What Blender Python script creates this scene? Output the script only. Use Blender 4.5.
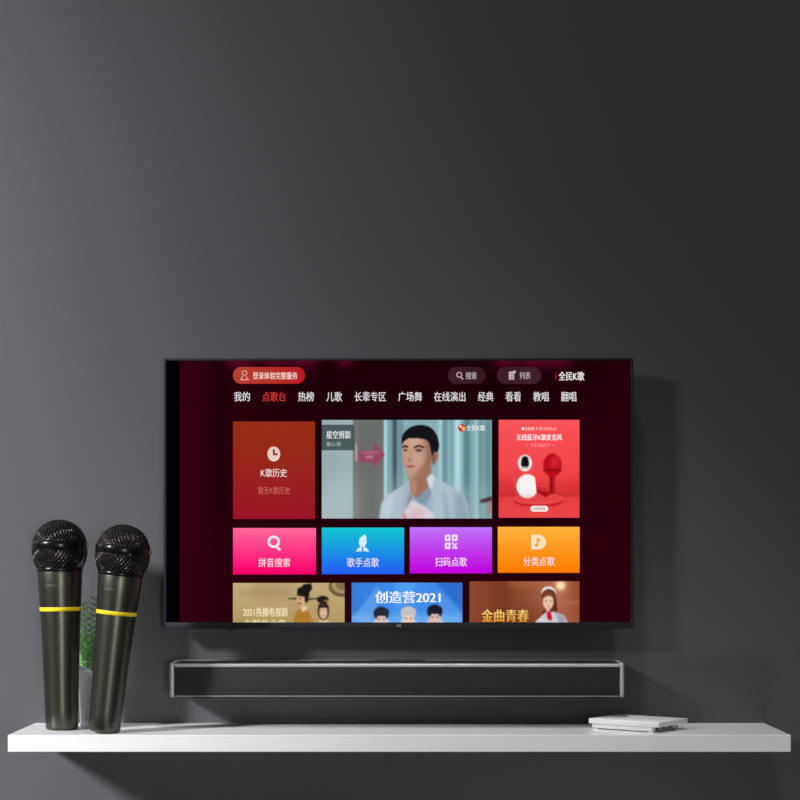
import bpy, bmesh, math, random
import numpy as np
from mathutils import Vector, Matrix

for o in list(bpy.data.objects):
    bpy.data.objects.remove(o)
SC = bpy.context.scene
COL = SC.collection
R = math.radians

# ------------------------------------------------------------------ camera
FPX = 1760.0                      # focal length in pixels of an 800 px frame
CAM_Y, CAM_Z = -2.9, 1.267
cam = bpy.data.cameras.new('camera')
cam.sensor_fit = 'HORIZONTAL'
cam.sensor_width = 36.0
cam.lens = FPX / 800 * 36.0
cam.shift_x = -5 / 800
cam.shift_y = 161 / 800
cam.clip_start = 0.05
co = bpy.data.objects.new('camera', cam)
co.location = (0, CAM_Y, CAM_Z)
co.rotation_euler = (R(90), 0, 0)
COL.objects.link(co)
SC.camera = co

# ------------------------------------------------------------------ world, lights, exposure
world = bpy.data.worlds.new('world')
world.use_nodes = True
SC.world = world
bg = world.node_tree.nodes['Background']
bg.inputs[0].default_value = (0.95, 0.96, 1.0, 1)
bg.inputs[1].default_value = 0.085

def look_at(o, target):
    d = Vector(target) - o.location
    o.rotation_euler = d.to_track_quat('-Z', 'Y').to_euler()

def spot(name, loc, target, power, size, blend, radius, color):
    l = bpy.data.lights.new(name, 'SPOT')
    l.energy = power
    l.spot_size = R(size)
    l.spot_blend = blend
    l.shadow_soft_size = radius
    l.color = color
    o = bpy.data.objects.new(name, l)
    o.location = loc
    COL.objects.link(o)
    look_at(o, target)
    return o

def area(name, loc, target, power, sx, sy, color):
    l = bpy.data.lights.new(name, 'AREA')
    l.shape = 'RECTANGLE'
    l.size, l.size_y = sx, sy
    l.energy = power
    l.color = color
    o = bpy.data.objects.new(name, l)
    o.location = loc
    COL.objects.link(o)
    look_at(o, target)
    return o

spot('window_light', (-6.0, -4.0, 4.4), (-1.25, 0, 1.25), 7500, 11.5, 1.0, 0.55, (1.0, 0.985, 1.0)).scale = (1, 2.4, 1)
spot('window_light_wide', (-6.0, -4.0, 4.4), (0.2, 0, 1.2), 860, 50, 1.0, 0.55, (1.0, 0.985, 1.0))
spot('low_fill', (0.45, -1.7, 0.12), (0.36, 0, 0.85), 18, 34, 1.0, 0.12, (1.0, 0.98, 0.96)).scale = (2.2, 1, 1)  # added fill from below, lifts the wall under the shelf and its front
spot('shelf_top_fill', (0.1, -0.62, 2.9), (0.1, -0.13, 1.0), 78, 24, 1.0, 0.12, (1.0, 0.99, 0.98)).scale = (2.3, 1, 1)  # added overhead fill to brighten the shelf top, not a known fixture
spot('mic_highlight_fill', (0.55, -4.0, 1.12), (-0.62, 0, 1.12), 115, 17, 1.0, 0.30, (1.0, 0.99, 0.96))  # added spot that puts the centre highlight on the microphones
area('front_fill', (0.5, -4.0, 1.12), (0.0, 0, 1.15), 6, 0.4, 1.1, (1.0, 0.99, 0.97))  # added weak frontal fill, stands for no particular source

vs = SC.view_settings
vs.view_transform = 'Standard'
vs.look = 'None'
vs.exposure = 0.0
vs.gamma = 1.0
vs.use_curve_mapping = False

# ------------------------------------------------------------------ helpers
def at(px, py, y):
    """world point at depth y that lies behind photo pixel (px, py)"""
    d = (y - CAM_Y) / FPX
    return Vector(((px - 405) * d, y, CAM_Z - (py - 561) * d))

def lin(c):
    return tuple((v / 255 / 12.92) if v / 255 <= 0.04045 else ((v / 255 + 0.055) / 1.055) ** 2.4 for v in c)

def mat(name, rgb, rough=0.5, metal=0.0, spec=0.5, bump=None, noise=None, coat=0.0, trans=0.0, ior=1.45):
    m = bpy.data.materials.new(name)
    m.use_nodes = True
    nt = m.node_tree
    b = nt.nodes['Principled BSDF']
    b.inputs['Base Color'].default_value = (*lin(rgb), 1)
    b.inputs['Roughness'].default_value = rough
    b.inputs['Metallic'].default_value = metal
    b.inputs['Specular IOR Level'].default_value = spec
    b.inputs['Coat Weight'].default_value = coat
    b.inputs['Transmission Weight'].default_value = trans
    b.inputs['IOR'].default_value = ior
    tc = nt.nodes.new('ShaderNodeTexCoord')
    if noise:                                    # (scale, amount, stretch)
        n = nt.nodes.new('ShaderNodeTexNoise')
        mp = nt.nodes.new('ShaderNodeMapping')
        mp.inputs['Scale'].default_value = noise[2]
        nt.links.new(tc.outputs['Object'], mp.inputs['Vector'])
        nt.links.new(mp.outputs['Vector'], n.inputs['Vector'])
        n.inputs['Scale'].default_value = noise[0]
        n.inputs['Detail'].default_value = 5
        r = nt.nodes.new('ShaderNodeValToRGB')
        a = noise[1]
        c = lin(rgb)
        r.color_ramp.elements[0].position = 0.3
        r.color_ramp.elements[1].position = 0.7
        r.color_ramp.elements[0].color = (*[v * (1 - a) for v in c], 1)
        r.color_ramp.elements[1].color = (*[min(1, v * (1 + a)) for v in c], 1)
        nt.links.new(n.outputs['Fac'], r.inputs['Fac'])
        nt.links.new(r.outputs['Color'], b.inputs['Base Color'])
    if bump:                                     # (scale, strength, distance)
        n2 = nt.nodes.new('ShaderNodeTexNoise')
        n2.inputs['Scale'].default_value = bump[0]
        n2.inputs['Detail'].default_value = 4
        nt.links.new(tc.outputs['Object'], n2.inputs['Vector'])
        bp = nt.nodes.new('ShaderNodeBump')
        bp.inputs['Strength'].default_value = bump[1]
        bp.inputs['Distance'].default_value = bump[2]
        nt.links.new(n2.outputs['Fac'], bp.inputs['Height'])
        nt.links.new(bp.outputs['Normal'], b.inputs['Normal'])
    return m

M = {}
M['wall'] = mat('grey_wall_paint', (77, 78, 82), rough=0.46, spec=0.5, noise=(1.6, 0.05, (1, 1, 1)), bump=(70, 0.12, 0.002))
M['floor'] = mat('floor_boards', (120, 110, 100), rough=0.4, noise=(6, 0.2, (1, 8, 1)))
M['base'] = mat('skirting_paint', (225, 225, 225), rough=0.4)
M['shelf'] = mat('white_lacquer', (240, 239, 241), rough=0.24, noise=(14, 0.012, (1, 9, 9)), spec=0.45)
M['tv'] = mat('television_shell', (30, 34, 40), rough=0.55, spec=0.25, bump=(900, 0.05, 0.0003))
M['tvback'] = mat('black_plastic', (18, 18, 20), rough=0.5, bump=(700, 0.08, 0.0004))
M['logo'] = mat('silver_print', (150, 152, 156), rough=0.4)
M['grilleface'] = mat('soundbar_fabric', (38, 38, 38), rough=0.8, spec=0.3, noise=(900, 0.12, (1, 1, 1)), bump=(1800, 0.25, 0.0004))
M['barshell'] = mat('soundbar_shell', (58, 58, 60), rough=0.34, metal=0.6, bump=(900, 0.04, 0.0003))
M['silver'] = mat('brushed_silver', (176, 176, 178), rough=0.4, metal=0.3, noise=(60, 0.06, (1, 1, 12)))
M['rim'] = mat('satin_silver_edge', (176, 176, 178), rough=0.42, metal=0.35, noise=(60, 0.05, (12, 1, 1)))
M['micbody'] = mat('olive_grey_metallic_paint', (82, 82, 74), rough=0.35, metal=0.94, noise=(160, 0.10, (1, 1, 1)), bump=(1500, 0.06, 0.0003))
M['wire'] = mat('black_wire', (72, 68, 65), rough=0.22, metal=0.9)
M['foam'] = mat('black_foam', (10, 10, 10), rough=0.9, bump=(900, 0.5, 0.001))
M['band'] = mat('gloss_black_metal', (34, 34, 35), rough=0.22, metal=0.7, noise=(90, 0.05, (1, 1, 1)))
M['yellow'] = mat('yellow_paint', (240, 214, 20), rough=0.45, noise=(90, 0.03, (1, 1, 1)))
M['badge'] = mat('dark_emblem', (20, 20, 18), rough=0.5)
M['badgelt'] = mat('light_emblem', (100, 100, 92), rough=0.45, metal=0.4)
M['brass'] = mat('brass_tab', (150, 140, 92), rough=0.35, metal=0.7)
M['boxwhite'] = mat('white_plastic', (240, 240, 241), rough=0.32, noise=(40, 0.01, (1, 1, 1)))
M['leaf'] = mat('fern_leaf', (118, 176, 92), rough=0.5, noise=(70, 0.3, (1, 1, 1)))
M['stem'] = mat('green_stem', (96, 136, 70), rough=0.5, noise=(70, 0.2, (1, 1, 1)))
M['glass'] = mat('clear_glass', (250, 252, 252), rough=0.04, trans=0.62, ior=1.45, noise=(10, 0.004, (1, 1, 1)))
M['water'] = mat('water', (245, 250, 250), rough=0.0, trans=1.0, ior=1.33, noise=(10, 0.004, (1, 1, 1)))

def screen_mat():
    m = bpy.data.materials.new('lit_display')
    m.use_nodes = True
    nt = m.node_tree
    b = nt.nodes['Principled BSDF']
    b.inputs['Base Color'].default_value = (0.0, 0.0, 0.0, 1)
    b.inputs['Roughness'].default_value = 0.4
    b.inputs['Specular IOR Level'].default_value = 0.0
    a = nt.nodes.new('ShaderNodeAttribute')
    a.attribute_name = 'Col'
    nt.links.new(a.outputs['Color'], b.inputs['Emission Color'])
    b.inputs['Emission Strength'].default_value = 1.0
    return m
M['screen'] = screen_mat()

def link(name, me, parent=None):
    o = bpy.data.objects.new(name, me)
    COL.objects.link(o)
    if parent is not None:
        o.parent = parent
    return o

def empty(name, loc, label, cat, group=None):
    o = bpy.data.objects.new(name, None)
    o.empty_display_size = 0.03
    o.location = loc
    o['label'] = label
    o['category'] = cat
    if group:
        o['group'] = group
    COL.objects.link(o)
    return o

def mesh_obj(name, bm, material, parent=None, smooth=False, angle=None):
    bmesh.ops.recalc_face_normals(bm, faces=bm.faces)
    me = bpy.data.meshes.new(name)
    bm.to_mesh(me)
    bm.free()
    for m_ in (material if isinstance(material, (list, tuple)) else [material]):
        me.materials.append(m_)
    if smooth:
        for p in me.polygons:
            p.use_smooth = True
        if angle is not None:
            me.set_sharp_from_angle(angle=R(angle))
    return link(name, me, parent)

def box(bm, x0, x1, y0, y1, z0, z1, bevel=0.0, seg=2, mx=None, mi=0):
    t = bmesh.new()
    bmesh.ops.create_cube(t, size=1)
    for v in t.verts:
        v.co = Vector(((x0 + x1) / 2 + v.co.x * (x1 - x0), (y0 + y1) / 2 + v.co.y * (y1 - y0), (z0 + z1) / 2 + v.co.z * (z1 - z0)))
    if bevel > 0:
        bmesh.ops.bevel(t, geom=t.edges[:], offset=bevel, segments=seg, profile=0.5, affect='EDGES')
    if mx is not None:
        bmesh.ops.transform(t, matrix=mx, verts=t.verts)
    for f in t.faces:
        f.material_index = mi
    me = bpy.data.meshes.new('t')
    t.to_mesh(me)
    t.free()
    bm.from_mesh(me)
    bpy.data.meshes.remove(me)

def lathe(bm, prof, n=64, mx=None):
    rings = []
    for r, z in prof:
        if r < 1e-6:
            rings.append([bm.verts.new((0, 0, z))])
        else:
            rings.append([bm.verts.new((r * math.cos(2 * math.pi * k / n), r * math.sin(2 * math.pi * k / n), z)) for k in range(n)])
    for a, b in zip(rings, rings[1:]):
        for k in range(n):
            k2 = (k + 1) % n
            if len(a) == 1 and len(b) > 1:
                bm.faces.new((a[0], b[k], b[k2]))
            elif len(b) == 1 and len(a) > 1:
                bm.faces.new((a[k], a[k2], b[0]))
            elif len(a) > 1 and len(b) > 1:
                bm.faces.new((a[k], a[k2], b[k2], b[k]))
    if mx is not None:
        bmesh.ops.transform(bm, matrix=mx, verts=bm.verts)

def tube(bm, pts, rad, n=6, closed=False):
    pts = [Vector(p) for p in pts]
    rings = []
    N = len(pts)
    ref = None
    for i, p in enumerate(pts):
        if closed:
            t = pts[(i + 1) % N] - pts[i - 1]
        else:
            t = pts[min(i + 1, N - 1)] - pts[max(i - 1, 0)]
        t.normalize()
        if ref is None:
            ref = t.orthogonal().normalized()
        ref = (ref - t * ref.dot(t)).normalized()
        bi = t.cross(ref)
        r = rad(i / (N - 1)) if callable(rad) else rad
        rings.append([bm.verts.new(p + (ref * math.cos(2 * math.pi * k / n) + bi * math.sin(2 * math.pi * k / n)) * r) for k in range(n)])
    m = N if closed else N - 1
    for i in range(m):
        a, b = rings[i], rings[(i + 1) % N]
        for k in range(n):
            bm.faces.new((a[k], a[(k + 1) % n], b[(k + 1) % n], b[k]))
    if not closed:
        bm.faces.new(rings[0][::-1])
        bm.faces.new(rings[-1])

# ------------------------------------------------------------------ setting
bm = bmesh.new()
box(bm, -3.4, 3.4, 0.0, 0.12, 0.0, 3.0)
w = mesh_obj('wall_back', bm, M['wall'])
w['kind'] = 'structure'
bm = bmesh.new()
box(bm, -3.4, 3.4, -5.5, 0.12, -0.1, 0.0)
f = mesh_obj('floor', bm, M['floor'])
f['kind'] = 'structure'
bm = bmesh.new()
box(bm, -3.4, 3.4, -0.015, 0.0, 0.0, 0.09, 0.003)
f = mesh_obj('baseboard_back', bm, M['base'])
f['kind'] = 'structure'

# ------------------------------------------------------------------ shelf
SHELF = empty('wall_shelf', (-0.0095, -0.1, 0.974), 'long thick white floating shelf fixed to the dark grey wall below the soundbar', 'shelf')
bm = bmesh.new()
box(bm, -0.6000, 0.6017, -0.1, 0.1, 0.0, 0.0262, 0.0009, 2)
mesh_obj('shelf_board', bm, M['shelf'], SHELF)

# ------------------------------------------------------------------ television
TY = -0.052                       # front plane of the bezel
SY = TY + 0.0022                  # display surface, slightly recessed
pTL = at(163.5, 358.3, TY)
pBR = at(633.5, 628.6, TY)
cx = (pTL.x + pBR.x) / 2
TV = empty('television', (cx, 0, pBR.z), 'large flat wall-mounted television showing a dark red song menu, above the soundbar', 'television')
TVL = Vector((cx, 0, pBR.z))

def L(px, py, y):
    return at(px, py, y) - TVL

def rect_local(x0, x1, y0, y1, y):
    a, b = L(x0, y0, y), L(x1, y1, y)
    return a.x, b.x, b.z, a.z      # x0 x1 z0 z1

ox0, ox1, oz0, oz1 = rect_local(163.5, 633.5, 358.3, 628.6, TY)
ix0, ix1, iz0, iz1 = rect_local(166.2, 631.0, 360.6, 622.4, TY)
bm = bmesh.new()
def frame_bar(x0, x1, z0, z1):
    box(bm, x0, x1, TY, TY + 0.012, z0, z1, 0.0006, 2)
frame_bar(ox0, ix0, oz0, oz1)
frame_bar(ix1, ox1, oz0, oz1)
frame_bar(ix0 - 0.0004, ix1 + 0.0004, iz1, oz1)
frame_bar(ix0 - 0.0004, ix1 + 0.0004, oz0, iz0)
mesh_obj('bezel', bm, M['tv'], TV, True, 30)
bm = bmesh.new()
box(bm, ox0 + 0.002, ox1 - 0.002, TY + 0.0125, TY + 0.024, oz0 + 0.002, oz1 - 0.002, 0.003, 3)
box(bm, -0.24, 0.24, TY + 0.022, TY + 0.040, 0.06, 0.33, 0.006, 3)
mesh_obj('back_cover', bm, M['tvback'], TV, True, 30)
bm = bmesh.new()
for sx in (-0.12, 0.12):
    box(bm, sx - 0.012, sx + 0.012, TY + 0.038, -0.003, 0.10, 0.30, 0.001)
box(bm, -0.16, 0.16, -0.004, 0.0, 0.15, 0.25, 0.001)
mesh_obj('wall_bracket', bm, M['barshell'], TV)
bm = bmesh.new()
x0, x1, z0, z1 = rect_local(227, 234, 626.5, 630.6, TY + 0.006)
box(bm, x0, x1, TY + 0.004, TY + 0.012, z0, z1, 0.0008)
mesh_obj('remote_sensor', bm, M['tvback'], TV)

def poly_mesh(name, verts, faces, cols, parent):
    """flat piece of the picture on the display; one colour per vertex (0-255)"""
    me = bpy.data.meshes.new(name)
    me.from_pydata([tuple(v) for v in verts], [], faces)
    ca = me.color_attributes.new('Col', 'FLOAT_COLOR', 'POINT')
    buf = np.ones((len(verts), 4), dtype=np.float32)
    c = np.asarray(cols, dtype=np.float64)
    if c.ndim == 1:
        c = np.tile(c, (len(verts), 1))
    c = np.clip(c, 0, 255) / 255
    buf[:, :3] = np.where(c <= 0.04045, c / 12.92, ((c + 0.055) / 1.055) ** 2.4)
    ca.data.foreach_set('color', buf.ravel())
    me.materials.append(M['screen'])
    return link(name, me, parent)

def img_mesh(name, arr, x0, x1, y0, y1, y, parent):
    """arr (h,w,3) colours laid on a fine grid over the photo rectangle"""
    h, w_ = arr.shape[:2]
    xs = np.linspace(x0, x1, w_)
    ys = np.linspace(y0, y1, h)
    d = (y - CAM_Y) / FPX
    X = (xs - 405) * d - TVL.x
    Z = CAM_Z - (ys - 561) * d - TVL.z
    gx, gz = np.meshgrid(X, Z)
    V = np.stack([gx.ravel(), np.full(gx.size, y - TVL.y), gz.ravel()], 1).astype(np.float32)
    idx = np.arange(h * w_).reshape(h, w_)
    F = np.stack([idx[:-1, :-1].ravel(), idx[1:, :-1].ravel(), idx[1:, 1:].ravel(), idx[:-1, 1:].ravel()], 1)
    me = bpy.data.meshes.new(name)
    me.vertices.add(len(V))
    me.vertices.foreach_set('co', V.ravel())
    me.loops.add(F.size)
    me.polygons.add(len(F))
    me.loops.foreach_set('vertex_index', F.ravel().astype(np.int32))
    me.polygons.foreach_set('loop_start', np.arange(0, F.size, 4, dtype=np.int32))
    me.update(calc_edges=True)
    ca = me.color_attributes.new('Col', 'FLOAT_COLOR', 'POINT')
    c = np.clip(arr.reshape(-1, 3), 0, 255) / 255
    buf = np.ones((len(V), 4), dtype=np.float32)
    buf[:, :3] = np.where(c <= 0.04045, c / 12.92, ((c + 0.055) / 1.055) ** 2.4)
    ca.data.foreach_set('color', buf.ravel())
    me.materials.append(M['screen'])
    return link(name, me, parent)

# --- a small painter for the pictures shown on the display
class Pic:
    def __init__(s, x0, x1, y0, y1, step):
        s.x0, s.x1, s.y0, s.y1 = x0, x1, y0, y1
        s.w = int((x1 - x0) / step) + 1
        s.h = int((y1 - y0) / step) + 1
        s.X, s.Y = np.meshgrid(np.linspace(x0, x1, s.w), np.linspace(y0, y1, s.h))
        s.a = np.zeros((s.h, s.w, 3))
        s.step = step
    def grad(s, stops, vertical=True):
        t = s.Y if vertical else s.X
        p = [q[0] for q in stops]
        for k in range(3):
            s.a[..., k] = np.interp(t, p, [q[1][k] for q in stops])
    def _blur(s, m, b):
        n = int(round(b / s.step))
        if n < 1:
            return m
        for _ in range(2):
            for ax in (0, 1):
                p = np.pad(m, [(n + 1, n) if i == ax else (0, 0) for i in (0, 1)], mode='edge')
                c = np.cumsum(p, axis=ax)
                k = 2 * n + 1
                m = (c[k:] - c[:-k]) / k if ax == 0 else (c[:, k:] - c[:, :-k]) / k
        return m
    def put(s, m, col, al=1.0):
        m = (m * al)[..., None]
        s.a = s.a * (1 - m) + np.array(col, float) * m
    def mask(s, pts):
        pts = np.array(pts, float)
        m = np.zeros(s.X.shape, bool)
        j = len(pts) - 1
        for i in range(len(pts)):
            xi, yi = pts[i]
            xj, yj = pts[j]
            if yi != yj:
                c = ((yi > s.Y) != (yj > s.Y)) & (s.X < (xj - xi) * (s.Y - yi) / (yj - yi) + xi)
                m ^= c
            j = i
        return m.astype(float)
    def smooth(s, pts, k=6):
        out = []
        n = len(pts)
        for i in range(n):
            p0, p1, p2, p3 = [np.array(pts[(i + q) % n], float) for q in (-1, 0, 1, 2)]
            for j in range(k):
                t = j / k
                out.append(0.5 * ((2 * p1) + (-p0 + p2) * t + (2 * p0 - 5 * p1 + 4 * p2 - p3) * t * t + (-p0 + 3 * p1 - 3 * p2 + p3) * t ** 3))
        return out
    def poly(s, pts, col, blur=0, al=1.0, sm=False, clip=None):
        m = s._blur(s.mask(s.smooth(pts) if sm else pts), blur)
        if clip is not None:
            m = m * clip
        s.put(m, col, al)
        return m
    def ell(s, cx_, cy, rx, ry, col, blur=0, al=1.0, rot=0, clip=None):
        c, d = math.cos(R(rot)), math.sin(R(rot))
        u = ((s.X - cx_) * c + (s.Y - cy) * d) / rx
        v = (-(s.X - cx_) * d + (s.Y - cy) * c) / ry
        dist = np.sqrt(u * u + v * v)
        m = np.clip((1 - dist) * min(rx, ry) / s.step + 0.5, 0, 1)
        m = s._blur(m, blur)
        if clip is not None:
            m = m * clip
        s.put(m, col, al)
        return m
    def band(s, xa, xb, col, blur=0, al=1.0):
        return s.poly([(xa, s.y0 - 50), (xb, s.y0 - 50), (xb, s.y1 + 50), (xa, s.y1 + 50)], col, blur, al)

# display background
P = Pic(166, 631.2, 360.4, 622.8, 1.6)
P.grad([(166, (40, 0, 12)), (185, (52, 1, 18)), (225, (40, 0, 12)), (300, (32, 0, 8)), (520, (30, 0, 9)), (631, (36, 0, 10))], False)
P.poly([(166, 560), (640, 520), (640, 640), (166, 640)], (46, 0, 16), 30, 0.45)
P.poly([(580, 400), (640, 400), (640, 640), (580, 640)], (46, 0, 12), 18, 0.6)
for gx, gy, gr in ((240, 358, 16), (275, 357, 14), (303, 358, 16), (345, 357, 10), (505, 358, 13), (535, 358, 18), (560, 358, 12)):
    P.ell(gx, gy, gr, 9, (140, 12, 62), 5, 0.55)
P.poly([(214, 356), (224, 356), (224, 520), (214, 520)], (22, 0, 6), 3, 0.5)
P.poly([(164, 358), (179.6, 358), (179.6, 626), (164, 626)], (3, 2, 5), 0)
SCREEN = img_mesh('screen', P.a, 166, 631.2, 360.4, 622.8, SY, TV)
SCREEN['label'] = 'lit display with a dark red menu of coloured tiles'

E1, E2, E3, E4 = SY - 0.0003, SY - 0.0006, SY - 0.0009, SY - 0.0012

def rrect(x0, x1, y0, y1, r, n=6):
    pts = []
    for cx_, cy, a0 in ((x1 - r, y0 + r, -90), (x1 - r, y1 - r, 0), (x0 + r, y1 - r, 90), (x0 + r, y0 + r, 180)):
        for k in range(n + 1):
            a = R(a0 + 90 * k / n)
            pts.append((cx_ + r * math.cos(a), cy + r * math.sin(a)))
    return pts

class Flat:
    """collects flat coloured pieces and lettering, then builds ONE mesh"""
    def __init__(s):
        s.v, s.f, s.c = [], [], []
    def poly(s, pts, col, y, col2=None, horiz=False):
        b = len(s.v)
        ys = [p[0] if horiz else p[1] for p in pts]
        lo, hi = min(ys), max(ys)
        for p, yy in zip(pts, ys):
            s.v.append(L(p[0], p[1], y))
            if col2 is None:
                s.c.append(col)
            else:
                t = (yy - lo) / max(hi - lo, 1e-6)
                s.c.append(tuple(a * (1 - t) + b_ * t for a, b_ in zip(col, col2)))
        s.f.append(list(range(b, b + len(pts))))
    def rect(s, x0, x1, y0, y1, col, y, col2=None):
        s.poly([(x0, y0), (x1, y0), (x1, y1), (x0, y1)], col, y, col2)
    def ell(s, cx_, cy, rx, ry, col, y, n=28):
        s.poly([(cx_ + rx * math.cos(2 * math.pi * k / n), cy + ry * math.sin(2 * math.pi * k / n)) for k in range(n)], col, y)
    def ring(s, cx_, cy, r, th, col, y, n=28, a0=0, a1=360):
        for k in range(n):
            A, B = R(a0 + (a1 - a0) * k / n), R(a0 + (a1 - a0) * (k + 1) / n)
            s.poly([(cx_ + r * math.cos(A), cy + r * math.sin(A)), (cx_ + r * math.cos(B), cy + r * math.sin(B)),
                    (cx_ + (r - th) * math.cos(B), cy + (r - th) * math.sin(B)), (cx_ + (r - th) * math.cos(A), cy + (r - th) * math.sin(A))], col, y)
    def line(s, x0, y0, x1, y1, th, col, y):
        d = math.hypot(x1 - x0, y1 - y0)
        nx, ny = -(y1 - y0) / d * th / 2, (x1 - x0) / d * th / 2
        s.poly([(x0 + nx, y0 + ny), (x1 + nx, y1 + ny), (x1 - nx, y1 - ny), (x0 - nx, y0 - ny)], col, y)
    def text(s, body, x0, x1, y0, y1, col, y, bold=0.0, col2=None):
        cu = bpy.data.curves.new('t', 'FONT')
        cu.body = body
        cu.resolution_u = 3
        o = bpy.data.objects.new('t', cu)
        COL.objects.link(o)
        dg = bpy.context.evaluated_depsgraph_get()
        me = bpy.data.meshes.new_from_object(o.evaluated_get(dg))
        co_ = np.array([v.co[:2] for v in me.vertices])
        lo, hi = co_.min(0), co_.max(0)
        wd = bold * (y1 - y0)
        for dx in ((0,) if wd == 0 else (-wd, wd)):
            b = len(s.v)
            for q in co_:
                u = (q[0] - lo[0]) / (hi[0] - lo[0])
                v = (q[1] - lo[1]) / (hi[1] - lo[1])
                s.v.append(L(x0 + wd + u * (x1 - x0 - 2 * wd) + dx, y1 + v * (y0 - y1), y - (0.00003 if dx > 0 else 0)))
                s.c.append(col if col2 is None else tuple(a * v + b_ * (1 - v) for a, b_ in zip(col, col2)))
            for p in me.polygons:
                s.f.append([b + i for i in p.vertices])
        bpy.data.objects.remove(o)
        bpy.data.curves.remove(cu)
        bpy.data.meshes.remove(me)
    def build(s, name, parent=None):
        return poly_mesh(name, s.v, s.f, s.c, parent or SCREEN)

W = (235, 228, 230)
# pills along the top
F = Flat()
F.poly(rrect(233, 305, 367, 383.8, 8), (178, 66, 52), E1, (186, 24, 34), True)
IC = (235, 170, 160)
F.ring(244.5, 373, 2.7, 0.8, IC, E2)
F.line(240.6, 379.7, 243, 376, 0.8, IC, E2); F.line(246, 376, 248.4, 379.7, 0.8, IC, E2); F.line(240.4, 379.7, 248.6, 379.7, 0.9, IC, E2)
F.text('登录体验完整服务', 252.8, 297.5, 372, 379.3, (250, 225, 215), E2, 0.012)
F.build('login_button')
PB, PI = (62, 28, 40), (196, 180, 188)
F = Flat()
F.poly(rrect(448, 485.3, 367, 384, 8), PB, E1, (56, 22, 34), True)
F.ring(459.2, 374.8, 2.9, 0.9, PI, E2); F.line(461, 377, 463, 379.4, 1.1, PI, E2)
F.text('搜索', 465.6, 476.6, 372, 379.2, PI, E2, 0.008)
F.build('search_button')
F = Flat()
F.poly(rrect(497, 541, 367, 384, 8), PB, E1, (66, 30, 42), True)
F.rect(508.8, 514.2, 371.6, 379.6, PI, E2); F.rect(513.2, 515.6, 370.6, 373.2, PI, E2)
for yy in (374, 376, 378):
    F.rect(510, 513.4, yy, yy + 0.7, (110, 80, 90), E3)
F.text('列表', 519.6, 530.6, 372, 379.2, PI, E2, 0.008)
F.build('playlist_button')
F = Flat()
F.text('全民K歌', 558.6, 584.4, 371.6, 380.6, (245, 238, 238), E2, 0.02)
F.line(556.0, 372.6, 556.6, 376, 0.9, (170, 14, 50), E2); F.line(556.6, 376, 555.2, 379.8, 0.9, (170, 14, 50), E2)
F.build('app_logo')
# menu words
for word, a, b in (('我的', 234, 250), ('点歌台', 262.3, 285.8), ('热榜', 298, 314), ('儿歌', 326.3, 342), ('长辈专区', 354.5, 386), ('广场舞', 398.2, 422),
                   ('在线演出', 434, 465.5), ('经典', 478, 493.4), ('看看', 505.4, 521), ('教唱', 533.2, 548.8), ('翻唱', 561, 576.4)):
    F = Flat()
    F.text(word, a, b, 391.8, 401.4, (214, 58, 56) if word == '点歌台' else W, E1, 0.009)
    F.build('menu_word')
# history tile
F = Flat()
F.rect(233, 315, 421.5, 519, (150, 46, 18), E1, (152, 20, 38))
F.ell(273.8, 454, 6.4, 7.4, (232, 206, 198), E2)
F.rect(272.8, 274.8, 449.2, 455, (150, 40, 30), E3); F.rect(272.8, 277.6, 453.2, 455.3, (150, 40, 30), E3)
F.text('K歌历史', 260.8, 287, 468.6, 477, (245, 225, 220), E2, 0.008)
F.text('暂无K歌历史', 258.2, 290, 486.8, 494.2, (205, 106, 100), E2)
F.build('history_tile')

# video tile (drawn in a 4.444x enlarged frame whose origin is photo pixel 320,415)
K = 4.4444
V = Pic(8, 764, 22, 460, 2.0)
V.grad([(8, (150, 170, 174)), (140, (160, 180, 184)), (300, (150, 190, 196)), (420, (130, 168, 176)), (600, (144, 184, 190)), (764, (112, 152, 154))], False)
V.band(148, 286, (108, 110, 108), 2)
V.band(150, 170, (122, 124, 122), 8, 0.6)
V.band(286, 300, (172, 214, 220), 3); V.band(300, 322, (120, 162, 172), 4); V.band(322, 345, (66, 90, 102), 3); V.band(345, 372, (112, 146, 158), 5)
for a, b, c in ((530, 546, (176, 216, 222)), (546, 566, (88, 132, 146)), (580, 596, (104, 156, 166)), (600, 624, (184, 226, 230)), (640, 668, (78, 124, 134)),
                (690, 706, (170, 212, 216)), (706, 720, (98, 144, 150)), (742, 752, (84, 132, 136))):
    V.band(a, b, c, 6, 0.85)
V.poly([(286, 300), (370, 260), (764, 330), (764, 470), (286, 470)], (168, 194, 198), 40, 0.35)
V.poly([(10, 300), (148, 280), (148, 470), (0, 470)], (190, 205, 206), 50, 0.4)
V.poly([(712, 378), (764, 362), (764, 384), (712, 390)], (70, 40, 46), 3)
V.poly([(748, 385), (764, 380), (764, 440), (750, 440)], (196, 110, 116), 5, 0.8)
V.poly([(158, 130), (166, 130), (166, 206), (158, 206)], (182, 160, 170), 2)
V.poly([(174, 158), (240, 158), (240, 116), (288, 178), (240, 234), (240, 212), (174, 210)], (150, 72, 96), 2)
V.poly([(184, 164), (266, 164), (266, 172), (184, 172)], (186, 130, 148), 3, 0.7)
V.poly([(204, 182), (240, 182), (240, 194), (204, 194)], (200, 150, 164), 3, 0.7)
V.poly([(8, 44), (154, 44), (154, 158), (8, 158)], (66, 80, 82), 1, 0.9)
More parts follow.
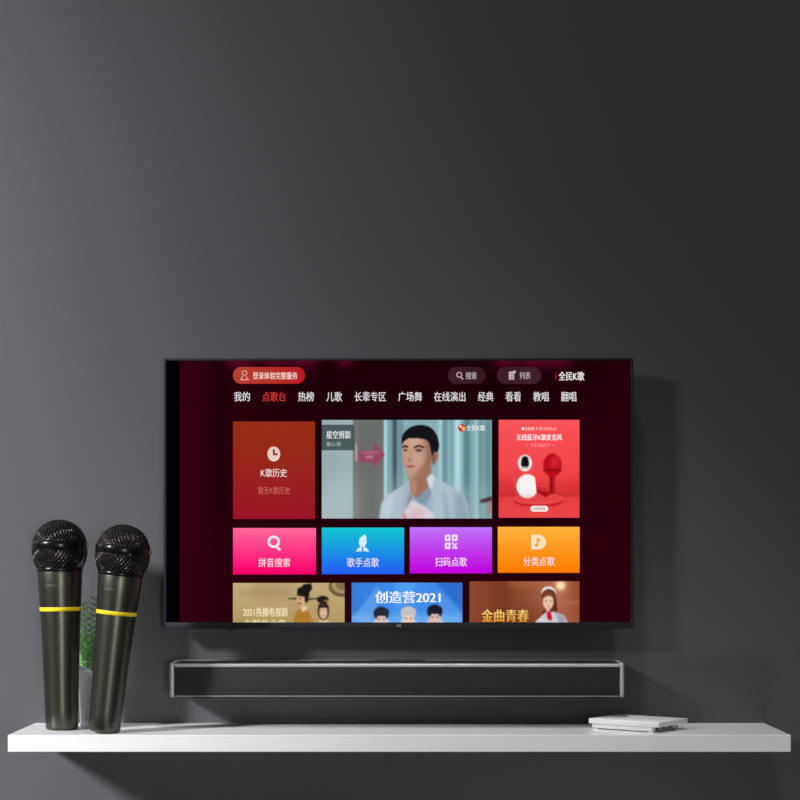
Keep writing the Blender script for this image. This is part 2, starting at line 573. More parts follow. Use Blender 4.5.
# figure: shirt, neck, head
V.poly([(262, 470), (272, 400), (286, 370), (330, 336), (388, 302), (440, 330), (492, 262), (530, 290), (606, 330), (640, 356), (656, 392), (670, 470)], (172, 192, 204), 2)
V.poly([(600, 340), (640, 356), (656, 392), (670, 470), (600, 470)], (138, 160, 174), 14, 0.8)
V.poly([(280, 390), (310, 350), (330, 360), (310, 470), (268, 470)], (200, 212, 220), 10, 0.7)
V.poly([(540, 330), (560, 350), (580, 470), (560, 470)], (144, 166, 180), 8, 0.8)
V.poly([(420, 380), (492, 320), (500, 360), (500, 470), (430, 470)], (150, 172, 190), 10, 0.8)
V.poly([(398, 262), (396, 320), (404, 352), (424, 374), (452, 362), (486, 318), (480, 280), (494, 262), (496, 210), (440, 240)], (158, 112, 90), 3, sm=False)
V.poly([(398, 270), (398, 330), (420, 365), (430, 330), (425, 285)], (186, 138, 116), 6, 0.8)
V.poly([(424, 372), (490, 318), (494, 350), (470, 400), (440, 396)], (126, 148, 170), 4, 0.9)
V.poly([(376, 306), (398, 288), (396, 340), (414, 372), (388, 430), (360, 450), (362, 380)], (168, 178, 196), 3)
V.poly([(396, 340), (414, 372), (388, 430), (380, 425)], (120, 120, 134), 3, 0.6)
V.poly([(474, 282), (496, 258), (508, 276), (498, 330), (486, 322)], (206, 216, 226), 3)
V.poly([(404, 380), (452, 398), (500, 432), (514, 470), (356, 470), (376, 430)], (214, 206, 216), 4)
V.poly([(400, 420), (440, 410), (470, 430), (440, 470), (400, 470)], (226, 176, 186), 8, 0.6)
V.poly([(368, 440), (384, 440), (386, 470), (368, 470)], (218, 120, 136), 4, 0.8)
V.ell(512, 188, 13, 30, (176, 120, 98), 2, rot=8)
V.ell(512, 190, 6, 18, (140, 84, 68), 3, 0.7, rot=8)
face = V.poly([(369, 112), (364, 160), (367, 200), (378, 236), (390, 266), (408, 279), (436, 274), (468, 250), (492, 214), (502, 170), (496, 118), (470, 92), (420, 86), (384, 94)], (196, 154, 132), 1.5, sm=True)
V.poly([(462, 90), (512, 90), (512, 240), (440, 286), (396, 290), (430, 262), (462, 215), (470, 160)], (146, 100, 80), 12, 0.9, clip=face)
V.poly([(360, 170), (374, 180), (382, 236), (400, 270), (380, 280), (356, 230)], (172, 128, 106), 5, 0.6, clip=face)
V.ell(415, 124, 34, 16, (216, 180, 158), 12, 0.6, clip=face)
V.ell(384, 205, 10, 20, (190, 146, 124), 6, 0.5, clip=face)
V.ell(440, 200, 22, 20, (208, 166, 142), 10, 0.6, clip=face)
V.poly([(365, 141), (376, 133), (393, 139), (392, 146), (376, 141), (366, 149)], (44, 32, 30), 1.2)
V.poly([(416, 143), (438, 132), (464, 141), (462, 148), (438, 140), (418, 149)], (44, 32, 30), 1.2)
V.ell(379, 151, 11, 5, (150, 108, 88), 3, 0.7); V.ell(438, 152, 16, 6, (150, 108, 88), 3, 0.7)
V.ell(379, 157, 9, 4, (62, 42, 38), 1.5, 0.9); V.ell(439, 158, 14, 4.5, (62, 42, 38), 1.5, 0.9)
V.poly([(402, 150), (408, 150), (404, 190), (412, 200), (396, 206), (390, 200), (398, 186)], (176, 132, 110), 3, 0.7)
V.ell(398, 203, 10, 4, (150, 100, 84), 2, 0.7)
V.ell(403, 229, 19, 6, (176, 96, 88), 2, 0.9); V.ell(403, 228, 18, 1.6, (120, 60, 56), 1, 0.8)
V.ell(406, 248, 14, 5, (184, 138, 118), 4, 0.6, clip=face)
V.poly([(363, 136), (364, 100), (376, 76), (404, 54), (444, 45), (484, 52), (514, 80), (527, 118), (527, 150), (518, 168), (508, 160), (502, 180), (496, 172), (491, 146), (484, 122), (466, 108), (430, 103), (394, 104), (371, 120)], (20, 20, 24), 2, sm=True)
V.poly([(500, 150), (508, 150), (508, 224), (498, 214)], (40, 30, 30), 3, 0.6)
img = img_mesh('video_tile', V.a, 320 + 8 / K, 320 + 764 / K, 415 + 22 / K, 415 + 460 / K, E1, SCREEN)
img['label'] = 'video picture of a short haired person in a pale blue shirt'
F = Flat()
F.text('星空剪影', 326.4, 351.0, 430.8, 438.6, (240, 242, 242), E2, 0.018)
F.text('蓝心羽', 326.4, 340.4, 441.8, 446.2, (196, 204, 204), E2)
F.build('video_caption')
F = Flat()
F.ell(461.8, 427.8, 3.8, 3.9, (205, 36, 48), E2); F.ell(463.4, 428.6, 1.6, 2.2, (250, 190, 90), E3); F.ell(460.4, 426.3, 1.0, 1.4, (250, 240, 240), E3)
F.text('全民K歌', 466.4, 485.2, 425.0, 430.8, (236, 242, 244), E2, 0.015)
F.build('channel_logo')

# promotion tile (7.28x enlarged frame, origin 495,415)
K = 7.28
V = Pic(27, 615, 35, 748, 3.2)
V.grad([(35, (250, 88, 92)), (200, (244, 72, 78)), (420, (232, 60, 64)), (590, (206, 46, 50)), (600, (226, 62, 62)), (748, (236, 70, 72))])
V.ell(317, 320, 330, 200, (252, 86, 90), 60, 0.35)
V.poly([(139, 610), (495, 610), (492, 640), (440, 662), (317, 670), (196, 662), (142, 640)], (196, 34, 42), 4)
V.ell(317, 610, 178, 40, (238, 84, 84), 3)
V.ell(317, 606, 168, 33, (226, 66, 70), 3)
V.ell(218, 350, 51, 61, (244, 238, 234), 2)
V.poly([(193, 372), (193, 328), (200, 308), (218, 300), (237, 308), (244, 328), (244, 372)], (16, 14, 16), 2, sm=True)
V.poly([(192, 380), (246, 380), (246, 386), (192, 386)], (110, 90, 90), 2, 0.8)
# plain ball-headed microphones
V.poly([(292, 520), (400, 552), (404, 572), (372, 600), (296, 560)], (168, 14, 26), 3)
V.poly([(300, 530), (396, 556), (396, 562), (300, 540)], (236, 90, 90), 3, 0.8)
V.poly([(396, 430), (438, 430), (438, 572), (400, 572)], (150, 10, 26), 3)
V.poly([(424, 440), (430, 440), (430, 566), (424, 566)], (228, 70, 76), 3, 0.8)
V.ell(418, 366, 66, 86, (186, 12, 28), 3)
V.ell(436, 340, 36, 50, (214, 40, 52), 16, 0.7)
V.poly([(350, 392), (486, 392), (484, 410), (352, 410)], (140, 6, 20), 4, 0.8)
ball = np.clip((300 + 0.10 * (V.Y - 520) - V.X) / 4, 0, 1)
V.ell(236, 518, 80, 87, (247, 241, 241), 2, clip=ball)
V.ell(226, 640, 90, 60, (206, 186, 190), 14, 0.5, clip=ball * (((V.X - 236) / 78) ** 2 + ((V.Y - 518) / 85) ** 2 < 1))
img = img_mesh('promotion_tile', V.a, 495 + 27 / K, 495 + 615 / K, 415 + 35 / K, 415 + 748 / K, E1, SCREEN)
img['label'] = 'bright red tile picturing ball-headed microphones on a podium'
F = Flat()
F.ell(523, 428.6, 1.5, 1.6, (250, 230, 230), E2)
F.text('全民K歌', 525.2, 534.6, 427.0, 430.4, (250, 222, 222), E2, 0.01)
F.line(536.2, 427.6, 537.6, 429.8, 0.5, (250, 200, 200), E2); F.line(537.6, 427.6, 536.2, 429.8, 0.5, (250, 200, 200), E2)
F.ring(540.6, 428.7, 1.5, 0.5, (250, 210, 210), E2)
F.text('TONGGAO', 543, 556.4, 427.4, 430.2, (250, 205, 205), E2)
F.text('无线蓝牙K歌麦克风', 516.4, 562.2, 434.2, 440.4, (255, 246, 246), E2, 0.02)
F.text('多彩炫酷系列', 530.6, 550.4, 443.4, 447.0, (250, 168, 168), E2)
F.line(525.6, 445.2, 528.6, 445.2, 0.4, (250, 160, 160), E2); F.line(552.4, 445.2, 555.4, 445.2, 0.4, (250, 160, 160), E2)
F.build('promotion_caption')
F = Flat()
F.poly(rrect(530.4, 548.2, 505.8, 511.6, 2.8), (250, 240, 240), E2)
F.text('立即抢购', 533.4, 545.2, 506.9, 510.5, (190, 50, 60), E3, 0.01)
F.build('order_button')

# four coloured buttons
def button(x0, x1, y0, y1, ca, cb, word, wx0, wx1, wy0, wy1, icon, name):
    F = Flat()
    n = 6
    for k in range(n):
        ta, tb = k / n, (k + 1) / n
        mixc = lambda t: tuple(a * (1 - t) + b * t for a, b in zip(ca, cb))
        F.rect(x0, x1, y0 + (y1 - y0) * ta, y0 + (y1 - y0) * tb, mixc(ta), E1, mixc(tb))
    icon(F)
    F.text(word, wx0, wx1, wy0, wy1, (250, 232, 242), E2, 0.004)
    F.build(name)
I = (246, 226, 238)
def ic_search(F):
    F.ring(273.7, 541.8, 6.3, 2.6, I, E2); F.line(276.2, 546.2, 280.2, 550.2, 2.4, I, E2)
def ic_singer(F):
    c = (214, 236, 250)
    F.poly([(362.4, 536.5 + 0), (364.6, 534.2), (366.4, 537.0), (366.6, 543), (364.2, 547.4), (360.6, 547.4), (358.8, 543.2), (359.6, 537.6)], c, E2)
    F.poly([(355.6, 551.4), (358.2, 548.2), (361.6, 546.6), (362.6, 551.4)], c, E2)
    F.poly([(369.4, 551.4), (366.8, 548.2), (363.4, 546.6), (362.6, 551.4)], c, E2)
    F.poly([(362.0, 546.4), (363.2, 546.4), (363.6, 551.5), (361.6, 551.5)], (60, 150, 235), E3)
def ic_scan(F):
    c = (240, 222, 252)
    for gx, gy in ((444.8, 534.6), (451.8, 534.6), (444.8, 542.6)):
        F.rect(gx, gx + 5.6, gy, gy + 6.4, c, E2); F.rect(gx + 1.9, gx + 3.7, gy + 2.1, gy + 4.2, (180, 80, 235), E3)
    F.rect(451.8, 454, 542.6, 544.8, c, E2); F.line(452.4, 548.4, 456.8, 543.2, 1.6, c, E2); F.rect(454.8, 457.2, 546.6, 549, c, E2)
def ic_category(F):
    c = (252, 226, 190)
    F.poly([(531, 534.6), (538.4, 534.6)] + [(538.4 + 7.6 * math.cos(R(a)), 542 + 7.4 * math.sin(R(a))) for a in range(-80, 81, 16)] + [(538.4, 549.4), (531, 549.4)], c, E2)
    F.poly([(536.8, 538.2), (538, 537.8), (540.8, 541), (540.4, 542), (538, 540.6), (538, 545), (536.8, 545)], (250, 150, 40), E3)
    F.ell(536.4, 545.4, 1.7, 1.4, (250, 150, 40), E4)
button(233, 316, 528, 574.4, (255, 104, 156), (255, 0, 108), '拼音搜索', 258.4, 290, 558, 567, ic_search, 'spelling_search_button')
button(321.8, 404, 527.6, 574.2, (18, 200, 208), (36, 92, 248), '歌手点歌', 347, 379, 557.8, 567, ic_singer, 'singer_button')
button(409.8, 492, 527.2, 573.4, (190, 116, 248), (192, 0, 222), '扫码点歌', 435.2, 467, 557.2, 566.4, ic_scan, 'scan_button')
button(497.8, 579.6, 526.8, 572.8, (255, 180, 62), (255, 122, 0), '分类点歌', 523.2, 554.6, 556.8, 565.8, ic_category, 'category_button')

# bottom row of pictures
K = 3.4043
V = Pic(10, 390, 27, 164, 1.7)
V.grad([(27, (196, 172, 124)), (164, (178, 150, 100))])
V.poly([(70, 27), (230, 27), (220, 90), (90, 90)], (172, 150, 106), 10, 0.5)
V.ell(120, 60, 90, 14, (160, 138, 98), 8, 0.5)
V.ell(380, 40, 44, 34, (104, 88, 62), 2); V.ell(384, 36, 38, 27, (168, 146, 104), 2); V.ell(388, 34, 28, 18, (128, 108, 74), 2)
V.poly([(226, 170), (218, 150), (228, 124), (252, 108), (268, 122), (278, 150), (278, 170)], (172, 122, 46), 2, sm=True)
V.poly([(240, 108), (262, 104), (264, 120), (244, 126)], (222, 196, 160), 2)
V.ell(243, 84, 15, 21, (214, 170, 130), 1.5)
V.poly([(228, 70), (230, 46), (240, 42), (252, 32), (276, 28), (280, 46), (270, 60), (268, 88), (256, 96), (254, 74)], (28, 24, 22), 1.5)
V.poly([(198, 79), (226, 78), (226, 83), (198, 83)], (34, 28, 24), 1); V.poly([(270, 79), (312, 78), (312, 82), (270, 84)], (34, 28, 24), 1)
V.ell(236, 97, 8, 2.4, (60, 44, 34), 1.5, 0.8); V.ell(238, 80, 6, 1.6, (60, 44, 34), 1.2, 0.7); V.ell(233, 92, 2.4, 3, (190, 140, 104), 1.5, 0.6)
V.poly([(296, 170), (302, 156), (318, 146), (336, 156), (342, 170)], (210, 190, 150), 2)
V.ell(318, 122, 19, 31, (36, 28, 26), 2); V.ell(316, 84, 20, 13, (36, 28, 26), 2); V.ell(318, 126, 14, 24, (226, 190, 156), 1.5)
V.poly([(300, 102), (334, 102), (330, 112), (304, 112)], (30, 24, 24), 2, 0.9)
V.ell(312, 121, 3, 1.4, (60, 40, 34), 1, 0.8); V.ell(325, 121, 3, 1.4, (60, 40, 34), 1, 0.8); V.ell(318, 138, 4, 2, (180, 70, 60), 1, 0.8)
V.ell(330, 88, 12, 3, (190, 150, 80), 2, 0.8); V.ell(346, 92, 6, 2, (190, 150, 80), 2, 0.8)
img = img_mesh('drama_tile', V.a, 230 + 10 / K, 230 + 390 / K, 575 + 27 / K, 575 + 164 / K, E1, SCREEN)
img['label'] = 'tan tile with two people in old-style dress'
F = Flat()
F.text('2021热播电视剧', 243, 287.4, 607.4, 616.6, (246, 234, 196), E2, 0.012)
F.text('主题曲合集', 243.4, 286.6, 619.4, 627.4, (240, 226, 184), E2, 0.012)
F.build('drama_caption')

V = Pic(414, 791, 26, 164, 1.7)
V.grad([(414, (52, 122, 216)), (600, (66, 146, 240)), (791, (60, 128, 222))], False)
V.poly([(414, 150), (500, 40), (520, 60), (470, 170)], (104, 164, 234), 3, 0.7)
V.poly([(560, 26), (640, 26), (560, 140)], (90, 170, 246), 6, 0.5)
V.poly([(700, 26), (791, 120), (791, 26)], (44, 104, 200), 3, 0.8); V.poly([(720, 60), (791, 130), (791, 164), (700, 164)], (92, 158, 236), 3, 0.6)
V.poly([(414, 164), (791, 164), (791, 140), (414, 140)], (150, 206, 250), 12, 0.6)
for fx, hair, skin, hy in ((515, (38, 40, 54), (226, 196, 188), 110), (607, (196, 194, 190), (232, 206, 196), 108), (697, (26, 28, 40), (222, 186, 176), 103)):
    V.ell(fx, 172, 34, 20, (220, 226, 240), 3)
    V.ell(fx, hy + 42, 21, 34, skin, 2)
    V.ell(fx, hy + 22, 26, 24, hair, 2)
    V.ell(fx + 1, hy + 46, 18, 22, skin, 2)
    V.poly([(fx - 22, hy + 22), (fx + 4, hy + 30), (fx + 24, hy + 20), (fx + 20, hy + 6), (fx - 18, hy + 6)], hair, 2, sm=True)
    V.ell(fx - 8, hy + 40, 4, 1.8, (60, 40, 44), 1.2, 0.8); V.ell(fx + 9, hy + 40, 4, 1.8, (60, 40, 44), 1.2, 0.8)
img = img_mesh('talent_show_tile', V.a, 230 + 414 / K, 230 + 791 / K, 575 + 26 / K, 575 + 164 / K, E1, SCREEN)
img['label'] = 'blue tile with three heads under white lettering'
F = Flat()
F.text('创造营2021', 375, 440.6, 591.2, 603.2, (246, 250, 255), E2, 0.03)
F.build('talent_show_caption')

K = 4.4444
V = Pic(42, 531, 28, 213, 2.2)
V.grad([(42, (140, 70, 44)), (200, (124, 58, 36)), (330, (150, 84, 58)), (430, (184, 112, 84)), (531, (150, 76, 52))], False)
V.ell(330, 40, 120, 26, (176, 100, 70), 14, 0.5)
V.ell(300, 190, 160, 40, (110, 50, 30), 30, 0.5)
V.ell(447, 47, 30, 30, (220, 166, 124), 8, 0.7); V.ell(447, 47, 18, 18, (250, 226, 190), 4)
V.poly([(470, 120), (531, 118), (531, 126), (470, 126)], (206, 140, 110), 4, 0.5)
V.poly([(362, 90), (372, 62), (394, 54), (416, 66), (426, 96), (432, 150), (424, 176), (372, 176), (366, 164), (376, 150)], (92, 46, 30), 3, sm=True)
V.poly([(336, 206), (356, 188), (384, 164), (420, 164), (462, 180), (476, 206), (476, 214), (336, 214)], (206, 206, 214), 2)
V.poly([(420, 164), (462, 180), (476, 214), (440, 214)], (150, 152, 170), 4, 0.8)
V.ell(392, 118, 24, 36, (236, 196, 172), 2)
V.poly([(366, 104), (370, 80), (392, 70), (414, 82), (420, 108), (408, 96), (392, 92), (376, 98)], (120, 64, 42), 2, sm=True)
V.poly([(360, 86), (366, 64), (384, 52), (404, 52), (422, 66), (426, 84), (416, 70), (394, 62), (374, 70)], (240, 236, 236), 2, sm=True)
V.ell(382, 116, 4.5, 2.4, (70, 40, 34), 1.5, 0.9); V.ell(404, 116, 4.5, 2.4, (70, 40, 34), 1.5, 0.9); V.ell(393, 138, 6, 2.6, (196, 80, 80), 1.5, 0.9)
V.ell(397, 182, 13, 20, (232, 190, 168), 3); V.poly([(386, 160), (402, 160), (410, 196), (396, 204), (388, 190)], (196, 20, 40), 2)
V.ell(391, 155, 9, 9, (226, 170, 160), 3)
img = img_mesh('singer_tile', V.a, 460 + 42 / K, 460 + 531 / K, 575 + 28 / K, 575 + 213 / K, E1, SCREEN)
img['label'] = 'brown tile with a singer in a white headband holding a red microphone'
F = Flat()
F.text('金曲青春', 481.4, 528.8, 609.4, 622.0, (252, 226, 130), E2, 0.024, (226, 156, 50))
F.build('singer_caption')
F = Flat()                                        # maker's mark on the lower bezel
x0, x1, z0, z1 = 0, 0, 0, 0
bm = bmesh.new()
def mark(xa, xb, ya, yb):
    a, b, c, d = rect_local(xa, xb, ya, yb, TY)
    box(bm, a, b, TY - 0.0002, TY + 0.0003, c, d)
mark(396.8, 397.4, 624.4, 627.0); mark(396.8, 399.6, 624.4, 624.9); mark(399.1, 399.7, 624.4, 627.0); mark(398.0, 398.5, 625.4, 627.0); mark(400.3, 400.9, 624.4, 627.0)
mesh_obj('maker_mark', bm, M['logo'], TV)

# ------------------------------------------------------------------ soundbar
BF = -0.095
a = at(169.6, 663.0, BF); b = at(624.4, 697.2, BF)
bcx = (a.x + b.x) / 2
BAR = empty('soundbar', (bcx, 0, b.z), 'long slim black soundbar with silver ends on the wall between television and shelf', 'soundbar')
hw = (b.x - a.x) / 2
hh = a.z - b.z
bm = bmesh.new()
box(bm, -hw + 0.006, hw - 0.006, BF + 0.003, -0.012, 0.0, hh, 0.003, 3)
mesh_obj('shell', bm, M['barshell'], BAR, True, 35)
bm = bmesh.new()
box(bm, -hw + 0.0075, hw - 0.0075, BF, BF + 0.006, 0.0035, hh - 0.0062, 0.0012, 2)
mesh_obj('front_grille', bm, M['grilleface'], BAR, True, 35)
bm = bmesh.new()                                 # rounded bright edge over the grille, thin one below
tube(bm, [(-hw + 0.008, BF + 0.0020, hh - 0.0040), (hw - 0.007, BF + 0.0020, hh - 0.0040)], 0.0030, 14)
tube(bm, [(-hw + 0.008, BF + 0.0022, 0.0018), (hw - 0.008, BF + 0.0022, 0.0014)], 0.0008, 10)
mesh_obj('edge_trim', bm, M['rim'], BAR, True, 50)
bm = bmesh.new()
box(bm, -hw + 0.006, hw - 0.006, -0.0155, -0.0125, hh - 0.0006, hh + 0.0007, 0.0003)
mesh_obj('rear_trim', bm, M['rim'], BAR)
for s in (-1, 1):
    bm = bmesh.new()
    xa, xb = sorted((s * hw, s * (hw - 0.0075)))
    t = bmesh.new()
    box(bm, xa, xb, BF - 0.001, -0.011, -0.0004, hh + 0.0006, 0.0036, 5)
    e = mesh_obj('end_cap', bm, M['silver'], BAR, True, 40)
bm = bmesh.new()
p0 = at(369, 660, -0.05).x - bcx
p1 = at(426, 660, -0.05).x - bcx
box(bm, p0, p1, -0.060, -0.030, hh - 0.001, hh + 0.0014, 0.0012, 2)
pad = mesh_obj('control_panel', bm, M['barshell'], BAR)
for k in range(5):
    bm = bmesh.new()
    lathe(bm, [(0, 0.0008), (0.004, 0.0008), (0.0045, 0.0004), (0.0045, 0.0), (0, 0.0)], 24)
    q = mesh_obj('control_button', bm, M['tvback'], pad, True, 40)
    q.location = (p0 + (p1 - p0) * (k + 0.9) / 5.8, -0.045, hh + 0.0012)
for fx in (203, 594):
    bm = bmesh.new()
    c = at(fx, 697, -0.07).x - bcx
    box(bm, c - 0.013, c + 0.013, -0.085, -0.030, -0.0028, 0.0006, 0.0008)
    mesh_obj('foot', bm, M['tvback'], BAR)
for sx in (-0.22, 0.22):
    bm = bmesh.new()
    box(bm, sx - 0.02, sx + 0.02, -0.0125, 0.0, 0.012, hh - 0.014, 0.001)
    mesh_obj('wall_bracket', bm, M['tvback'], BAR)

# ------------------------------------------------------------------ white box on the shelf
BOX = empty('set_top_box', (0.3708, -0.1015, 1.0002), 'small flat white electronic box turned cornerwise near the right end of the shelf', 'set-top box')
BOX.rotation_euler = (0, 0, R(-37))
bm = bmesh.new()
box(bm, -0.063, 0.063, -0.0475, 0.0475, 0.0088, 0.0168, 0.0010, 2)
mesh_obj('lid', bm, M['boxwhite'], BOX, True, 35)
bm = bmesh.new()
box(bm, -0.060, 0.049, -0.043, 0.043, 0.0012, 0.0089, 0.0012, 2)
mesh_obj('case', bm, M['boxwhite'], BOX, True, 35)
bm = bmesh.new()
for k in range(3):
    box(bm, 0.0485, 0.0505, -0.034 + k * 0.020, -0.020 + k * 0.020, 0.0030, 0.0074, 0.0004)
mesh_obj('socket', bm, M['badgelt'], BOX)
for fx, fy in ((-0.054, -0.037), (0.045, -0.037), (-0.054, 0.037), (0.045, 0.037)):
    bm = bmesh.new()
    box(bm, fx - 0.005, fx + 0.005, fy - 0.005, fy + 0.005, -0.0002, 0.0014)
    mesh_obj('foot', bm, M['boxwhite'], BOX)

# ------------------------------------------------------------------ microphones
HC, HR = 0.289, 0.0426
def head_r(u):
    """distance of the basket surface from the head centre, u = z component of direction"""
    if u >= 0:
        return HR
    # lower half narrows to the collar
    t = -u
    return HR * (1 - 0.05 * t * t) if t < 0.9 else HR * 0.96

def make_mic(label):
    root = empty('microphone', (0, 0, 0), label, 'microphone', 'pair of wireless microphones standing on the shelf')
    bm = bmesh.new()
    prof = [(0, 0), (0.0205, 0.0), (0.0232, 0.0006), (0.0247, 0.0020), (0.0255, 0.0045), (0.0262, 0.03), (0.0276, 0.08), (0.0292, 0.125), (0.0308, 0.165), (0.0317, 0.1868)]
    lathe(bm, prof + [(0.0317, 0.1880)], 72)
    lathe(bm, [(0.0321, 0.1935), (0.0338, 0.222), (0.0352, 0.2485), (0.0349, 0.2505), (0.0, 0.2505)], 72)
    mesh_obj('handle', bm, M['micbody'], root, True, 40)
    bm = bmesh.new()
    lathe(bm, [(0.0300, 0.1875), (0.0318, 0.1876), (0.03235, 0.1884), (0.0325, 0.1930), (0.0322, 0.1938), (0.0300, 0.1939)], 72)
    mesh_obj('colour_ring', bm, M['yellow'], root, True, 40)['label'] = 'bright yellow ring'
    bm = bmesh.new()
    lathe(bm, [(0.030, 0.2503), (0.0356, 0.2503), (0.0362, 0.2515), (0.0362, 0.2555), (0.0350, 0.2572), (0.030, 0.2575)], 72)
    mesh_obj('collar', bm, M['band'], root, True, 40)
    bm = bmesh.new()
    pr = []
    for k in range(0, 33):
        th = R(-66 + (156) * k / 32)
        pr.append((max(0.0, (HR - 0.0022) * math.cos(th)) if k < 32 else 0.0, HC + (HR - 0.0022) * math.sin(th)))
    pr = [(0.02, 0.252)] + pr
    lathe(bm, pr, 48)
    mesh_obj('foam_lining', bm, M['foam'], root, True, 60)
    bm = bmesh.new()
    lathe(bm, [(0.040, 0.2855), (0.0432, 0.2860), (0.0437, 0.2880), (0.0440, 0.2920), (0.0437, 0.2958), (0.0430, 0.2974), (0.040, 0.2978)], 96)
    band = mesh_obj('centre_band', bm, M['band'], root, True, 50)
    bm = bmesh.new()
    box(bm, 0.0425, 0.0458, -0.004, 0.004, 0.2880, 0.2960, 0.0008)
    mesh_obj('tab', bm, M['brass'], band)
    # wire basket: two families of rings woven over and under
    for part, zlo, zhi in (('upper_grille', 0.2970, 0.40), ('lower_grille', 0.2555, 0.2862)):
        bm = bmesh.new()
        for fam, ax in enumerate((Vector((0.80, -0.22, 0.56)), Vector((-0.80, -0.22, 0.56)))):
            ax = ax.normalized()
            e1 = ax.orthogonal().normalized()
            e2 = ax.cross(e1)
            n = 27
            for i in range(1, n):
                th = math.pi * i / n
                m = max(10, int(110 * math.sin(th)))
                run = []
                pts = []
                for j in range(m + 1):
                    ph = 2 * math.pi * j / m
                    d = ax * math.cos(th) + (e1 * math.cos(ph) + e2 * math.sin(ph)) * math.sin(th)
                    wob = 0.0004 * (1 if (j + i + fam) % 2 else -1)
                    p = d * (head_r(d.z) + wob)
                    p.z += HC
                    if p.z < HC:                       # lower part tapers to the collar
                        k = (HC - p.z) / (HC - 0.2560)
                        if k <= 1.02:
                            tgt = HR * (1 - k) + 0.0357 * k + 0.0030 * math.sin(math.pi * min(k, 1))
                            r0 = math.hypot(p.x, p.y)
                            if r0 > 1e-5:
                                p.x *= (tgt + wob) / r0
                                p.y *= (tgt + wob) / r0
                    ok = zlo <= p.z <= zhi
                    if ok:
                        run.append(p)
                    if (not ok or j == m) and len(run) > 2:
                        pts.append(run)
                    if not ok:
                        run = []
                for run in pts:
                    tube(bm, run, 0.00066, 5)
        mesh_obj(part, bm, M['wire'], root, True, 80)
    # worn emblem on the front left of the handle: rounded outline with short strokes
    bm = bmesh.new()
    def stroke(u0, w0, u1, w1, th, lift=0.00022):
        """flat bar on the handle surface, u = mm around, w = mm up"""
        N = 5
        top = []
        d = math.hypot(u1 - u0, w1 - w0)
        nx, nz = -(w1 - w0) / d * th / 2, (u1 - u0) / d * th / 2
        rows = []
        for k in range(N):
            t = k / (N - 1)
            row = []
            for s_, q in ((1, lift), (-1, lift), (-1, -0.0006), (1, -0.0006)):
                u = u0 + (u1 - u0) * t + nx * s_
                w_ = w0 + (w1 - w0) * t + nz * s_
                z = 0.2285 + w_ / 1000
                r = 0.0321 + (z - 0.1935) * 0.0562 + q
                an = R(-90) + (u / 1000) / 0.0342
                row.append(bm.verts.new((r * math.cos(an), r * math.sin(an), z)))
            rows.append(row)
        for A, B in zip(rows, rows[1:]):
            for k in range(4):
                bm.faces.new((A[k], A[(k + 1) % 4], B[(k + 1) % 4], B[k]))
        bm.faces.new(rows[0]); bm.faces.new(rows[-1][::-1])
    for s_ in ((-20, 4, -1.5, 4, .8), (-20, -4, -1.5, -4, .8), (-1.5, 4, 0.4, 2.5, .8), (-1.5, -4, 0.4, -2.5, .8), (0.4, 2.6, 0.4, -2.6, .8), (-20, 4, -21.8, 2.5, .8), (-20, -4, -21.8, -2.5, .8), (-21.8, 2.6, -21.8, -2.6, .8)):
        stroke(*s_)
    mesh_obj('emblem', bm, M['badge'], root)
    bm = bmesh.new()
    for s_ in ((-19, 2, -16.5, 2, 1), (-19, 2, -19, -2, 1), (-19, -2, -16.5, -2, 1), (-14.5, 2, -11.5, -2, 1), (-11.5, 2, -14.5, -2, 1), (-9.5, 2, -6.5, 2, 1), (-9.5, 0.2, -6.5, 0.2, 1), (-9.5, -2, -6.5, -2, 1), (-9.5, 2, -9.5, 0, 1), (-6.5, 0, -6.5, -2, 1), (-4.5, 2, -2, 1.5, 1), (-4.5, -2, -2, -1.5, 1), (-2, 1.5, -2, -1.5, 1)):
        stroke(*s_)
    mesh_obj('emblem_letters', bm, M['badgelt'], root)
    return root

def kids(o):
    return [c for c in bpy.data.objects if c.parent == o]

def copy_tree(o, parent=None):
    c = o.copy()
    COL.objects.link(c)
    if parent is not None:
        c.parent = parent
    for ch in kids(o):
        copy_tree(ch, c)
    return c

mic1 = make_mic('upright grey handheld microphone at the left end of the shelf, yellow ring')
mic2 = copy_tree(mic1)
mic2['label'] = 'grey handheld microphone leaning to the right, nearer the television, yellow ring'
mic1.location = (-0.5437, -0.11, 1.0002)
mic1.rotation_euler = (0, R(-0.75), R(4))
mic1.location.z += 0.0205 * math.sin(R(0.75))
mic2.location = (-0.4675, -0.166, 1.0002)
mic2.scale = (0.972,) * 3
mic2.rotation_euler = (0, R(6.0), 0)
mic2.location.z += 0.0208 * math.sin(R(6.0))

# ------------------------------------------------------------------ glass vase and fern
VX, VY = at(88, 700, -0.055).x, -0.055
VASE = empty('glass_vase', (VX, VY, 1.0002), 'small clear glass vase of water standing behind and between the two microphones', 'vase')
bm = bmesh.new()
lathe(bm, [(0, 0), (0.0125, 0), (0.0132, 0.001), (0.0128, 0.006), (0.0134, 0.03), (0.0150, 0.06), (0.0170, 0.085), (0.0176, 0.0895), (0.0170, 0.0900),
           (0.0160, 0.085), (0.0140, 0.06), (0.0124, 0.03), (0.0116, 0.008), (0.0, 0.006)], 48)
mesh_obj('glass_body', bm, M['glass'], VASE, True, 60)
bm = bmesh.new()
lathe(bm, [(0, 0.0064), (0.0112, 0.0084), (0.0120, 0.03), (0.0135, 0.06), (0.0, 0.06)], 40)
mesh_obj('water', bm, M['water'], VASE, True, 50)

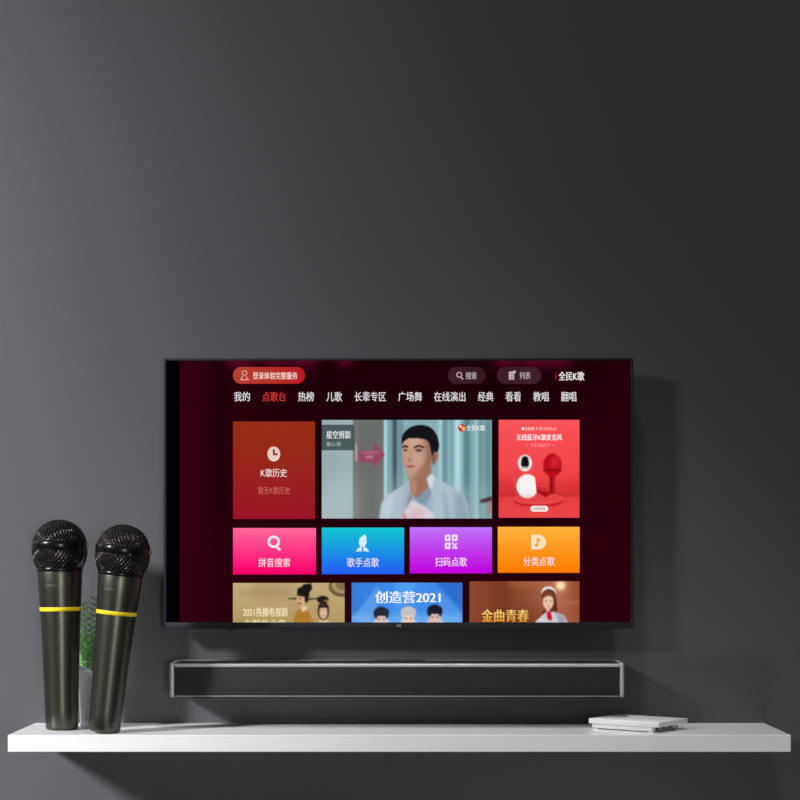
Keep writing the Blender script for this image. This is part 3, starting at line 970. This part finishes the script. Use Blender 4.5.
FERN = empty('fern_sprig', (VX, VY, 1.009), 'green feathery fern sprigs standing in the glass vase between the microphones', 'plant')
rnd = random.Random(5)
def frond(base, tip, bulge, nleaf, ln, face):
    base, tip = Vector(base), Vector(tip)
    def P_(t):
        p = base.lerp(tip, t)
        return p + Vector(bulge) * (4 * t * (1 - t))
    return P_
spec = [((-0.002, 0, 0), (-0.007, -0.004, 0.190), (0.004, 0, 0), 12, 0.017),
        ((0.002, 0.001, 0), (0.012, 0.004, 0.198), (-0.002, 0, 0), 13, 0.018),
        ((0.000, -0.002, 0), (-0.034, 0.002, 0.160), (0.010, 0, 0.01), 11, 0.018),
        ((0.001, 0.002, 0), (0.036, 0.000, 0.155), (-0.012, 0, 0.01), 11, 0.018),
        ((-0.001, 0.003, 0), (0.000, -0.018, 0.138), (0.004, 0, 0.01), 9, 0.016),
        ((0.001, -0.003, 0), (-0.014, 0.012, 0.128), (0.002, 0, 0), 8, 0.016),
        ((0.0, -0.001, 0), (0.012, -0.016, 0.120), (0.000, 0, 0), 8, 0.015)]
for base, tip, bulge, nl, ln in spec:
    base, tip, bulge = Vector(base), Vector(tip), Vector(bulge)
    PT = lambda t: base.lerp(tip, t) + bulge * (4 * t * (1 - t))
    bm = bmesh.new()
    tube(bm, [PT(k / 16) for k in range(17)], lambda t: 0.0009 * (1 - 0.7 * t), 6)
    st = mesh_obj('stem', bm, M['stem'], FERN, True, 60)
    bm = bmesh.new()
    t0 = 0.087 / tip.z
    for k in range(nl):
        t = t0 + (0.985 - t0) * k / (nl - 1)
        p = PT(t)
        d = (PT(min(t + 0.02, 1)) - PT(max(t - 0.02, 0))).normalized()
        size = ln * (0.45 + 0.75 * math.sin(math.pi * min(1, (1 - (t - t0) / (1 - t0)) * 0.80 + 0.06)))
        for s in (-1, 1):
            side = Vector((s, rnd.uniform(-0.25, 0.25), 0)).normalized()
            out = (side * 0.80 + d * 0.62).normalized()
            wdt = Vector((0, -1, 0)).cross(out).normalized() * 0.0014
            N = 5
            prev = None
            for j in range(N + 1):
                u = j / N
                c = p + out * size * u + Vector((0, 0, -0.10 * size * u * u)) + Vector((0, -0.0012 * math.sin(math.pi * u), 0))
                hwid = math.sin(math.pi * (0.12 + 0.86 * u)) ** 0.8
                cur = [bm.verts.new(c + wdt * hwid), bm.verts.new(c + Vector((0, -0.0004, 0))), bm.verts.new(c - wdt * hwid)]
                if prev:
                    bm.faces.new((prev[0], prev[1], cur[1], cur[0]))
                    bm.faces.new((prev[1], prev[2], cur[2], cur[1]))
                prev = cur
    lf = mesh_obj('leaflets', bm, M['leaf'], FERN)
    md = lf.modifiers.new('thickness', 'SOLIDIFY')
    md.thickness = 0.0003
